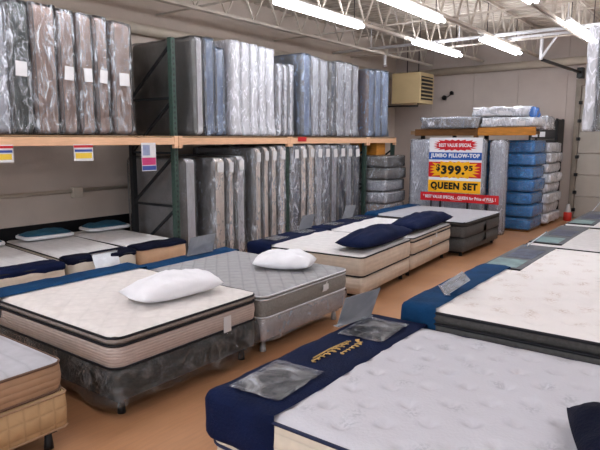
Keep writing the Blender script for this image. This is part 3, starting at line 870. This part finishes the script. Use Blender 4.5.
# grey bed beside the big sign
c5 = (-4.52, 10.28)
foundation(c5, 1.96, 1.80, .08, .32, DARK_BORDER, ('dark grey box spring under the grey bed below the sale sign', 'grey bed below the sale sign'))
m5 = mattress('pale grey mattress with dark sides below the sale sign', c5, 1.98, 1.84, .32, .62, m_top=PALE_GREY_TOP, m_border=DARK_BORDER, m_pipe=BLACK_PIPE, gusset=.09, m_gusset=GUSSET_DARK, rc=.09, n=(12,12))
for z, nm in ((.42, 'label_tag'), (.24, 'box_spring_tag')):
    bm = bmesh.new(); tv = [bm.verts.new(p) for p in ((1.012,-.05,z-.06),(1.012,.10,z-.06),(1.012,.06,z+.09))]; bm.faces.new(tv)
    bmesh.ops.solidify(bm, geom=bm.faces[:], thickness=.003)
    obj('label_tag', bm, CARD, m5, False)
cover('blue foot cover on the pale grey bed below the sale sign', -5.535, -5.2, 9.35, 11.21, .64, .2, BLUE, seed=15)

# --- right-hand row
# big tufted bed in the foreground
cR = (-1.18, 2.95)
NAVYBOX = mat('ivory_border_fabric', (214,206,192), .85, .06, 8, .2, 40)
foundation(cR, 2.0, 1.72, .10, .33, CREAM_BORDER, ('cream box spring under the large tufted white mattress', 'large tufted white bed'))
mR = mattress('large tufted white mattress with small leaf motifs in the foreground', cR, 2.02, 1.78, .33, .625, m_top=MOTIF_TOP, m_border=quilt('ivory_cell_border', (226,216,198), 'cells', 4., .4, dark=.88), m_pipe=NAVY_PIPE,
              rc=.09, n=(100,90), pipe_r=.010, tuft=tufts(2.02,1.78,.17,.26,.032,.024), gusset=0)
fc = cover('navy foot cover with gold embroidery and two clear pockets on the foreground mattress', -2.215, -1.69, 2.035, 3.865, .643, .29, NAVY_DEEP if False else NAVY, seed=21, r=.06)
zc = .29
# gold script and emblem
def stroke(pts, r=.006):
    return [(x, y, zc+.006+.002*math.sin(i)) for i, (x, y) in enumerate(pts)]
bm = bmesh.new()
def script(bm, x, y, L, amp, n):
    pts = []
    for k in range(n*8+1):
        a = k/8*2*PI
        pts.append((x + amp*math.sin(a)*(.6+.4*math.sin(k*1.7)), y + L*k/(n*8) + amp*.55*math.cos(a)))
    add_tube(bm, stroke(pts), .0045, 5)
script(bm, .0, -.24, .44, .026, 8); script(bm, .07, -.02, .26, .022, 6)
add_tube(bm, stroke([(.045+.03*math.cos(k/3.), .22+k*.004) for k in range(14)]), .008, 5)
add_tube(bm, stroke([(-.03, -.18), (-.035, 0), (-.02, .2)]), .005, 5)
obj('gold_embroidery', bm, GOLD, fc)
PHOTO = mat('pocket_photo_print', (66,68,74), .4, .5, 7)
for nm, y in (('near', 2.38), ('far', 3.47)):
    t = thing('display_pocket', 'clear plastic pocket with a grey leaflet at the %s end of the embroidered navy cover' % nm, 'pocket', (-1.95, y, .648), .06, 'clear pockets on navy covers')
    obj('leaflet', box((-.14, -.19, .0), (.14, .19, .003)), PHOTO, t, False)
    def dsp(p, n): return p + Vector((0,0,.012*abs(nz(p, (9,9,1), y))+.004))
    bm = rbox_grid((-.17,-.23,.002), (.17,.23,.004), 0, (.03,.03,.01), 'Z', dsp)
    obj('clear_sleeve', bm, plastic('sleeve_film', (220,224,232), .04, .6, .07, (3,3,3), .6, crease_glint=.25), t)
# navy pillows at its head
pillow('navy pillow propped at the head of the foreground mattress', (-.21, 2.66, .632), .5, .66, .24, .35, NAVY_DEEP, 31)
# blue-covered tufted bed
c2R = (-.88, 4.76)
foundation(c2R, 2.0, 1.70, .10, .36, DARK_BORDER, ('dark box spring under the thick tufted mattress with blue cover', 'thick tufted bed with blue cover'))
mattress('thick tufted white mattress with black gusset and a blue foot cover', c2R, 2.06, 1.74, .36, .75, m_top=MOTIF_TOP2, m_border=DARK_BORDER, m_pipe=BLACK_PIPE, rc=.09, n=(54,46),
         pipe_r=.012, tuft=tufts(2.06,1.74,.2,.26,.034,.033), gusset=.11, m_gusset=GUSSET_DARK)
cover('petrol blue foot cover on the thick tufted mattress', -1.955, -1.64, 3.862, 5.66, .772, .5, BLUE, seed=25, r=.05, puff=.006)
# three further beds
MATG = mat('grey_display_mat', (98,100,104), .6, .15, 10, .1, 50)
PRT = mat('printed_panel_slate', (70,78,100), .4, .5, 9); PRT2 = mat('printed_panel_teal', (120,150,150), .4, .4, 6)
fb = [(6.62, 1.62, .68, 'first', 'tufted ivory mattress with a grey display mat, third from the camera', MOTIF_TOP2, True),
      (8.50, 1.86, .68, 'middle', 'plain white mattress with a grey display mat in the middle of the far beds', WHITE_PLAIN, False),
      (10.66, 2.0, .68, 'last', 'white mattress with a grey display mat at the far end of the row', WHITE_PLAIN, False)]
for i, (cy, ly, z1, w, lab, mt, tf) in enumerate(fb):
    c = (-1.05, cy)
    foundation(c, 1.96, ly-.04, .10, .36, CREAM_BORDER, ('cream box spring under the %s bed with a grey display mat' % w, '%s bed with a grey display mat' % w))
    mattress(lab, c, 2.0, ly, .36, z1, m_top=mt, m_border=NAVYBOX, m_pipe=BLACK_PIPE, rc=.08, n=(40,34) if tf else (12,12), tuft=tufts(2.0,ly,.2,.26,.022,.033) if tf else None)
    t = thing('display_mat', 'grey printed mat along the foot of the %s far bed' % w, 'display mat', (-1.82, cy, z1), 0, 'grey display mats')
    obj('mat_sheet', box((-.2, -ly/2+.06, .0), (.2, ly/2-.04, .014), .004), MATG, t, False)
    obj('printed_panel', box((-.17, -ly/2+.12, .014), (.14, -ly/2+.55, .017)), PRT2, t, False)
    obj('printed_panel', box((-.13, -.15, .014), (.15, .42, .017)), PRT, t, False)
    obj('piping', tube([(-.2, -ly/2+.06, .01), (.2, -ly/2+.06, .01)], .008, 6), BLACK_PIPE, t)

# --- twin row against the wall under the rack
def twin(y, w, cov, m_b, pipe, pl, labs, two_tone=False):
    lx, ly = 1.98, w; rz = -.10 if y < 5 else -.06
    cx, cy = -6.14 - lx/2*math.cos(rz), y + (lx/2)*math.sin(-rz)
    foundation((cx, cy), lx, ly-.02, .10, .32, m_b, ('%s box spring of the %s' % (labs[1], labs[0]), labs[0]), rz, pipe)
    mattress('%s mattress of the %s' % (labs[1], labs[0]), (cx, cy), lx, ly, .32, .585, rz, m_top=WHITE_PLAIN, m_border=m_b, m_pipe=pipe, rc=.07, n=(10,8))
    cover('%s foot cover on the %s' % (labs[2], labs[0]), cx-.30+.99, cx+1.005, cy-ly/2-.012, cy+ly/2+.012, .600, labs[3], cov, 'XyYZ', seed=y, rz=rz, origin=(cx, cy))
    hx = cx - .70*math.cos(rz); hy = cy - .70*math.sin(rz)
    pillow('teal and white pillow on the %s' % labs[0], (hx, hy+(.13 if y > 5 else .0), .592), .42, .70, .16, rz, TEAL, y*2, m_pipe=WHITE_PIPE)
twin(3.10, .9, NAVY, CREAM_BORDER, BLACK_PIPE, 1, ('near twin bed under the rack', 'cream-sided', 'navy', .11))
twin(4.10, .9, NAVY_DEEP, NAVYBOX, BLACK_PIPE, 1, ('middle twin bed under the rack', 'ivory-sided', 'dark navy', .09))
twin(5.03, .80, NAVY_DEEP, mat('tan_side_fabric', (206,170,138), .85, .08, 6, .2, 40), BLACK_PIPE, 1, ('far twin bed by the rack upright', 'tan-sided', 'black-navy', .06))

# ------------------------------------------------------------------ clear sign holders
HOLD = plastic('acrylic_sheet', (224,228,236), .42, .12, .1, (2,2,2), .05, crease_glint=0)
def holder(label, loc, w, h, rz, tilt, foot=.12):
    t = thing('sign_holder', label, 'sign holder', loc, rz, 'clear acrylic sign holders')
    M = Matrix.Rotation(tilt, 4, 'X')
    bm = box((-w/2, -.002, 0), (w/2, .002, h)); xform(bm, M)
    obj('acrylic_panel', bm, HOLD, t, False)
    if w < .3:
        bm = box((-w/2+.01, -.0035, .02), (w/2-.01, -.0021, h-.02)); xform(bm, M)
        obj('paper_insert', bm, mat('pale_paper', (206,210,216), .6, .05, 12), t, False)
    obj('acrylic_foot', box((-w/2, -.02, 0), (w/2, .03, .004)), HOLD, t, False)
    return t
holder('clear sign holder leaning at the far corner of the embroidered navy cover', (-2.17, 3.56, .648), .40, .25, PI/2-.15, .35)
holder('clear sign holder leaning on the blue foot cover of the thick tufted mattress', (-1.80, 4.35, .776), .30, .22, -1.0, -.95)
holder('clear sign holder on the blue cover of the grey heather bed', (-5.12, 4.75, .620), .42, .24, PI/2, .3)
holder('clear sign holder standing on the nearer navy foot cover with pockets', (-5.22, 7.05, .632), .34, .24, PI/2, .35)
holder('clear sign holder standing on the farther navy foot cover with pockets', (-5.36, 8.5, .632), .34, .24, PI/2, .35)
holder('clear sign holder on the middle twin bed under the rack', (-6.14, 4.10, .612), .36, .24, PI/2, 2.75)
holder('clear sign holder on the tufted ivory mattress display mat', (-1.93, 7.2, .70), .06, .30, -1.2, -.85)
holder('clear sign holder on the farthest bed display mat', (-1.95, 11.4, .70), .06, .30, -1.2, -.6)

# ------------------------------------------------------------------ stack of wrapped grey mattresses by the rack end
cols = [DKG_F, GRY_F, SLV_E, SLV_E, BROWN_E, BROWN_F]
names = ['topmost dark grey', 'second dark grey', 'third silver-grey', 'fourth silver-grey', 'fifth brownish', 'bottom brownish']
def lying(x0, x1, y0, y1, z0, z1, m, film, label, group, name='stacked_mattress', seed=0., mb=None, loose=.02):
    t = thing(name, label, 'mattress', ((x0+x1)/2, (y0+y1)/2, z0), 0, group)
    lx, ly, h = x1-x0, y1-y0, z1-z0
    mattress_parts(t, lx-.05, ly-.05, .006, h-.02, m, mb or m, GREY_PIPE, rc=.07, n=(4,4), pipe_r=.006)
    def disp(p, n):
        q = p + n*(loose*nz(p, (6,6,9), seed) + .4*loose*nz(p, (18,18,18), seed))
        q.z = max(.002, min(h-.001, q.z)); return q
    bm = rbox_grid((-lx/2, -ly/2, .002), (lx/2, ly/2, h-.001), .035, (.07,.07,.05), disp=disp)
    obj('plastic_wrap', bm, film, t)
    return t
z = 1.66
for i in range(6):
    h = .268
    dx = (0, .02, -.01, .01, 0, .04)[i]
    lying(-7.45, -6.02+dx, 11.12+dx*.5, 12.06+dx*.4, z-h, z-.004, cols[i], FILM_THICK if i > 1 else FILM, '%s wrapped mattress in the stack by the rack end' % names[i], 'grey mattress stack by the rack', seed=i*4.1)
    z -= h
o = obj('stack_pallet', box((-7.4, 11.15, 0), (-6.05, 12.05, .045), .005), WOOD_BROWN, None, False); tag(o, 'low timber pallet under the grey mattress stack', 'pallet')
t = thing('cardboard_box', 'orange-brown cardboard box on the stack of grey mattresses', 'box', (-6.9, 11.7, 1.66))
obj('carton', box((-.3, -.2, 0), (.42, .2, .36), .006), WOOD_ORANGE, t, False)
obj('tape_strip', box((-.02, -.202, 0), (.06, -.2, .36)), mat('brown_tape', (170,112,50), .3, .05, 10), t, False)

# ------------------------------------------------------------------ rear rack with sign, standing panels, blue stack
def rear_rack():
    for x, y, lab in ((-5.95, 12.78, 'rear rack post at the grey standing mattresses'), (-4.42, 12.78, 'rear rack post behind the sale sign'), (-5.6, 13.86, 'rear rack post hidden at the back of the rear rack')):
        t = thing('rack_post', lab, 'rack post', (x, y, 0), 0, 'rear rack posts')
        obj('post', box((-.04,-.035,0), (.04,.035,2.1)), POST_DARK, t, False)
        obj('foot_plate', box((-.08,-.07,0), (.08,.07,.012)), POST_DARK, t, False)
    t = thing('rack_beam', 'brown timber beam above the sale sign', 'rack beam', (-5.12, 12.2, 2.09), 0, 'rear rack beams')
    obj('beam_rail', box((-.75, -.03, 0), (.72, .03, .15), .006), WOOD_BROWN, t, False)
    t = thing('rack_beam', 'orange timber beam above the blue mattress stack', 'rack beam', (-3.78, 12.18, 2.09), 0, 'rear rack beams')
    obj('beam_rail', box((-.62, -.03, 0), (.56, .03, .17), .006), WOOD_ORANGE, t, False)
    obj('end_connector', box((-.70, -.05, -.06), (-.62, .05, .24), .005), WOOD_BROWN, t, False)
    o = obj('shelf_deck', box((-6., 12.22, 2.12), (-3.55, 13.8, 2.20)), PARTICLE, None, False)
    tag(o, 'shelf board of the rear rack under the wrapped mattresses', 'shelf board')
rear_rack()
lying(-5.68, -4.36, 12.04, 13.0, 2.245, 2.50, SLV_E, FILM_THICK, 'grey wrapped mattress lying on the rear rack above the sale sign', 'wrapped mattresses lying on the rear rack', name='wrapped_mattress', seed=2., mb=GRY_F, loose=.055)
lying(-5.0, -3.25, 13.12, 13.85, 2.22, 2.52, WHT_E, FILM_THICK, 'white wrapped mattress at the back of the rear rack', 'wrapped mattresses lying on the rear rack', name='wrapped_mattress', seed=6., loose=.04)
lying(-4.33, -3.24, 12.14, 13.0, 2.265, 2.46, WHT_E, FILM_WHITE, 'white wrapped mattress lying above the blue stack', 'wrapped mattresses lying on the rear rack', name='wrapped_mattress', seed=9., loose=.06)
lying(-4.62, -3.44, 12.30, 13.0, 2.49, 2.70, WHT_E, FILM_WHITE, 'puffy white wrapped topper heaped on the rear rack', 'wrapped mattresses lying on the rear rack', name='wrapped_topper', seed=12., loose=.1)
t = thing('plastic_bag', 'blue plastic bag end sticking out beside the heaped white topper', 'bag', (-3.40, 12.5, 2.462))
def bdisp(p, n): return p + n*.04*nz(p, (9,9,9), 3.)
obj('bag_film', rbox_grid((-.015,-.15,.0), (.13,.15,.2), .04, .03, disp=bdisp), plastic('blue_bag_film', (60,130,220), .6, .3, .2), t)
# standing panels facing the aisle
def panel(x0, x1, y, z1, m, film, label, seed):
    t = thing('wrapped_mattress', label, 'mattress', ((x0+x1)/2, y, 0), 0, 'wrapped mattresses standing behind the sign')
    T = Matrix.Translation((0, .1, z1/2)) @ Matrix.Rotation(PI/2, 4, 'X')
    mattress_parts(t, x1-x0-.04, z1-.04, 0, .2, m, m, GREY_PIPE, rc=.1, n=(4,6), T=T, pipe_r=.006)
    def disp(p, n):
        q = p + n*(.016*nz(p, (7,7,1.5), seed)); q.z = max(.003, q.z); return q
    obj('plastic_wrap', rbox_grid((-(x1-x0)/2,-.12,.003), ((x1-x0)/2,.12,z1), .05, (.06,.06,.1), disp=disp), film, t)
panel(-5.85, -4.12, 12.0, 2.02, SLV_E, FILM_THICK, 'tall silver-grey wrapped mattress standing behind the sale sign', 4.)
panel(-4.08, -3.72, 12.1, 2.0, SLV_E, FILM_THICK, 'narrow pale wrapped mattress standing between the sign and blue stack', 8.)
panel(-6.05, -5.9, 12.4, 1.95, GRY_F, FILM_THICK, 'thin grey wrapped mattress edge standing beside the stack by the rack', 9.)
BLUM = mat('blue_wrapped_face', (66,150,228), .6, .25, 5, .2, 30)
BLUFILM = plastic('blue_film', (90,160,226), .3, .45, .2, (3,3,3))
z = 2.0
for i in range(7):
    h = .28
    lying(-5.2, -3.38+(.03 if i % 2 else 0), 12.78, 13.74, z-h, z-.006, BLUM, BLUFILM, '%s blue-wrapped mattress in the tall blue stack' % ['topmost','second','third','fourth','fifth','sixth','bottom'][i], 'blue mattress stack', seed=i*3.7)
    z -= h
o = obj('stack_pallet', box((-5.15, 12.8, 0), (-3.42, 13.7, .036), .004), WOOD_BROWN, None, False); tag(o, 'low timber pallet under the blue mattress stack', 'pallet')
z = 1.94
for i in range(8):
    h = .235
    lying(-4.9, -3.36+(.05 if i % 2 else 0), 13.95, 15.1, z-h, z-.006, SLV_E, FILM_WHITE, '%s puffy grey-white mattress in the stack behind the blue one' % ['topmost','second','third','fourth','fifth','sixth','seventh','bottom'][i], 'grey-white mattress stack', seed=i*2.9, loose=.04)
    z -= h
o = obj('stack_pallet', box((-4.85, 14., 0), (-3.4, 15.05, .055), .004), WOOD_BROWN, None, False); tag(o, 'low timber pallet under the grey-white mattress stack', 'pallet')
# black storage rack by the door
t = thing('storage_rack', 'tall black storage rack with white-labelled drawers near the roller door', 'storage rack', (-3.84, 15.45, 0))
for sx in (-.3, .32):
    for sy in (-.28, .3): obj('post', box((sx-.025, sy-.025, 0), (sx+.025, sy+.025, 2.52)), BLACK, t, False)
for zz in (1.5, .4): obj('shelf_board', box((-.33,-.3,zz), (.35,.33,zz+.03)), BLACK, t, False)
obj('cross_brace', add_bar(bmesh.new(), (.33, -.28, 1.5), (.33, .3, .05), .03, .03), BLACK, t, False)
for k in range(4):
    d = obj('drawer', box((-.27,-.27,1.56+k*.235), (.29,.3,1.56+k*.235+.215), .01), mat('charcoal_drawer', (52,48,46), .5, .1, 8), t, False)
    obj('drawer_label', box((-.25,-.278,1.60+k*.235), (-.12,-.271,1.73+k*.235)), CARD, d, False)
    obj('drawer_label', box((-.07,-.278,1.60+k*.235), (.06,-.271,1.73+k*.235)), CARD, d, False)
obj('side_panel', box((.351, -.27, 1.5), (.36, .32, 2.5)), BLACK, t, False)
t = thing('floor_bottle', 'small red and white container on the floor beyond the blue stack', 'container', (-3.16, 15.3, 0))
obj('bottle_body', tube([(0,0,0), (0,0,.02), (0,0,.2), (0,0,.22)], [.09,.1,.1,.07], 12), mat('red_plastic', (196,50,40), .4, .05, 10), t)
obj('bottle_top', tube([(0,0,.2), (0,0,.24), (0,0,.36), (0,0,.42)], [.07,.075,.05,.03], 12), CARD, t)

# ------------------------------------------------------------------ the sale sign
def text_bm(s, width, height, bold=0.):
    cu = bpy.data.curves.new('t', 'FONT'); cu.body = s; cu.align_x = 'CENTER'; cu.align_y = 'CENTER'
    cu.extrude = .004; cu.offset = bold; cu.space_character = 1.+bold*2.4; cu.resolution_u = 3
    o = bpy.data.objects.new('t', cu); COL.objects.link(o)
    dg = bpy.context.evaluated_depsgraph_get(); dg.update()
    me = bpy.data.meshes.new_from_object(o.evaluated_get(dg))
    bm = bmesh.new(); bm.from_mesh(me)
    bpy.data.objects.remove(o); bpy.data.curves.remove(cu); bpy.data.meshes.remove(me)
    xs = [v.co.x for v in bm.verts]; ys = [v.co.y for v in bm.verts]
    w, h = max(xs)-min(xs), max(ys)-min(ys); cx, cy = (max(xs)+min(xs))/2, (max(ys)+min(ys))/2
    for v in bm.verts:
        x, y, zz = (v.co.x-cx)*width/w, (v.co.y-cy)*height/h, v.co.z
        v.co = Vector((x, -max(0, zz)*.5, y))
    return bm
def burst(w, h, n, inner, seed):
    rnd = random.Random(seed); pts = []
    for k in range(2*n):
        a = 2*PI*k/(2*n)
        c, s = math.cos(a), math.sin(a); q = (abs(c)**4+abs(s)**4)**(-.25)
        r = q*(1 if k % 2 == 0 else inner*(.94+.1*rnd.random()))
        pts.append((w/2*c*r, h/2*s*r))
    bm = bmesh.new()
    f = bm.faces.new([bm.verts.new((x, 0, y)) for x, y in pts])
    r = bmesh.ops.extrude_face_region(bm, geom=[f])
    bmesh.ops.translate(bm, verts=[v for v in r['geom'] if isinstance(v, bmesh.types.BMVert)], vec=(0,.003,0))
    bmesh.ops.recalc_face_normals(bm, faces=bm.faces)
    bmesh.ops.triangulate(bm, faces=bm.faces)
    return bm
SRED = mat('sign_red', (208,28,38), .5, .03, 5); SBLU = mat('sign_blue', (38,92,176), .5, .03, 5); SYEL = mat('sign_yellow', (250,184,20), .5, .03, 5)
SWHT = mat('sign_white', (240,240,244), .5, .02, 5); SBLK = mat('sign_black', (16,14,16), .5, .02, 5)
sy = 11.55
sx0, sx1, sz0, sz1 = -5.22, -4.07, .89, 2.045
W, H = sx1-sx0, sz1-sz0
t = thing('sale_sign', 'large price sign reading QUEEN SET $399.95 on a stand behind the grey bed', 'sign', ((sx0+sx1)/2, sy, 0))
obj('sign_board', box((-W/2, 0, sz0), (W/2, .02, sz1), .003), SWHT, t, False)
def zf(f): return sz1 - f*H
bst = obj('burst', burst(W*.84, H*.2, 22, .80, 1), SRED, t, False, (0, -.004, zf(.135)))
obj('lettering', text_bm('BEST VALUE SPECIAL', W*.62, H*.065, .04), SWHT, bst, False, (0, -.001, 0))
o = obj('blue_band', box((-W*.5, -.004, zf(.40)), (W*.5, 0, zf(.265))), SBLU, t, False)
obj('lettering', text_bm('JUMBO PILLOW-TOP', W*.93, H*.095, .05), SWHT, o, False, (0, -.005, zf(.332)))
o = obj('red_panel', box((-W*.5, -.004, zf(.72)), (W*.5, 0, zf(.44))), SRED, t, False)
y = obj('burst', burst(W*.96, H*.32, 18, .78, 5), SYEL, t, False, (0, -.008, zf(.58)))
obj('lettering', text_bm('399.', W*.45, H*.17, .055), SBLK, y, False, (-.03, -.001, -.005))
obj('lettering', text_bm('$', W*.08, H*.14, .04), SBLK, y, False, (-W*.31, -.001, .035))
obj('lettering', text_bm('95', W*.17, H*.1, .05), SBLK, y, False, (W*.265, -.001, .04))
o = obj('yellow_band', box((-W*.5, -.004, zf(.995)), (W*.5, 0, zf(.775))), SYEL, t, False)
obj('lettering', text_bm('QUEEN SET', W*.9, H*.155, .06), SBLK, o, False, (0, -.005, zf(.885)))
for s in (-.3, .3):
    obj('leg', add_bar(bmesh.new(), (s, .04, 0.012), (s, .04, sz1-.2), .035, .03), BLACK, t, False)
    obj('foot', box((s-.03, -.2, 0), (s+.03, .3, .015)), BLACK, t, False)
t = thing('banner_strip', 'long red banner strip below the price sign', 'banner', (-4.53, 11.50, .79))
o = obj('banner_board', box((-.84, 0, -.085), (.86, .01, .095)), SRED, t, False)
obj('lettering', text_bm('* BEST VALUE SPECIAL - QUEEN for Price of FULL !', 1.58, .08, .035), SWHT, o, False, (.01, -.001, .004))
obj('underline', box((-.16, -.003, -.045), (.1, 0, -.038)), SWHT, o, False)
obj('underline', box((.58, -.003, -.045), (.74, 0, -.038)), SWHT, o, False)
for s in (-.6, .62): obj('support_leg', add_bar(bmesh.new(), (s, .03, -.79), (s, .03, .08), .03, .02), BLACK, t, False)

# ------------------------------------------------------------------ wrapped mattress on the high shelf at the picture edge
def high():
    for yy, lab in ((7.63, 'near post of the high shelf outside the picture edge'), (11.75, 'far post of the high shelf outside the picture edge')):
        t = thing('rack_post', lab, 'rack post', (-.9, yy, 0), 0, 'high shelf posts')
        obj('post', box((-.035,-.02,0), (.035,.02,2.05)), POST_DARK, t, False)
    o = obj('shelf_deck', box((-1.15, 7.55, 2.05), (.3, 11.8, 2.10)), WOOD_BROWN, None, False); tag(o, 'timber high shelf above the far beds at the picture edge', 'shelf board')
    standing(8.42, 8.68, 2.102, 3.50, -1.62, .0+1.6, DKG_F, WHT_E, FILM, 'dark wrapped mattress standing on the high shelf above the far beds', seed=17.)
    r = bpy.data.objects['wrapped_mattress']
high()
hm = [o for o in bpy.data.objects if o.get('label','').startswith('dark wrapped mattress standing on the high shelf')][0]
hm.location.x = -1.50 + .8
def tail(p, n):
    k = max(0, 1-p.z/.25)
    q = p + n*.03*nz(p, (9,9,3), 6.) + Vector((-.06*k*abs(nz(p, (6,6,6), 2.)), 0, 0))
    q.z = max(.003, q.z); return q
obj('bag_tail', rbox_grid((-.95,-.09,.003), (-.80,.08,1.38), .03, (.03,.04,.05), disp=tail), FILM_WHITE, hm)

# ------------------------------------------------------------------ light from outside, camera, output look
w = bpy.data.worlds.new('World'); S.world = w; w.use_nodes = True
bg = w.node_tree.nodes['Background']; bg.inputs[0].default_value = (.80,.88,1.,1); bg.inputs[1].default_value = 3.0
cam = bpy.data.cameras.new('Camera'); co = bpy.data.objects.new('Camera', cam); COL.objects.link(co)
co.location = (0,0,2.0)
co.rotation_euler = (math.radians(90-8.5), 0, math.radians(37))
cam.sensor_width = 36; cam.lens = 570/600*36; cam.clip_end = 100
S.camera = co
S.view_settings.view_transform = 'Standard'
try: S.view_settings.look = 'None'
except Exception: pass
S.view_settings.exposure = 0.34; S.view_settings.gamma = 1; S.view_settings.use_curve_mapping = False
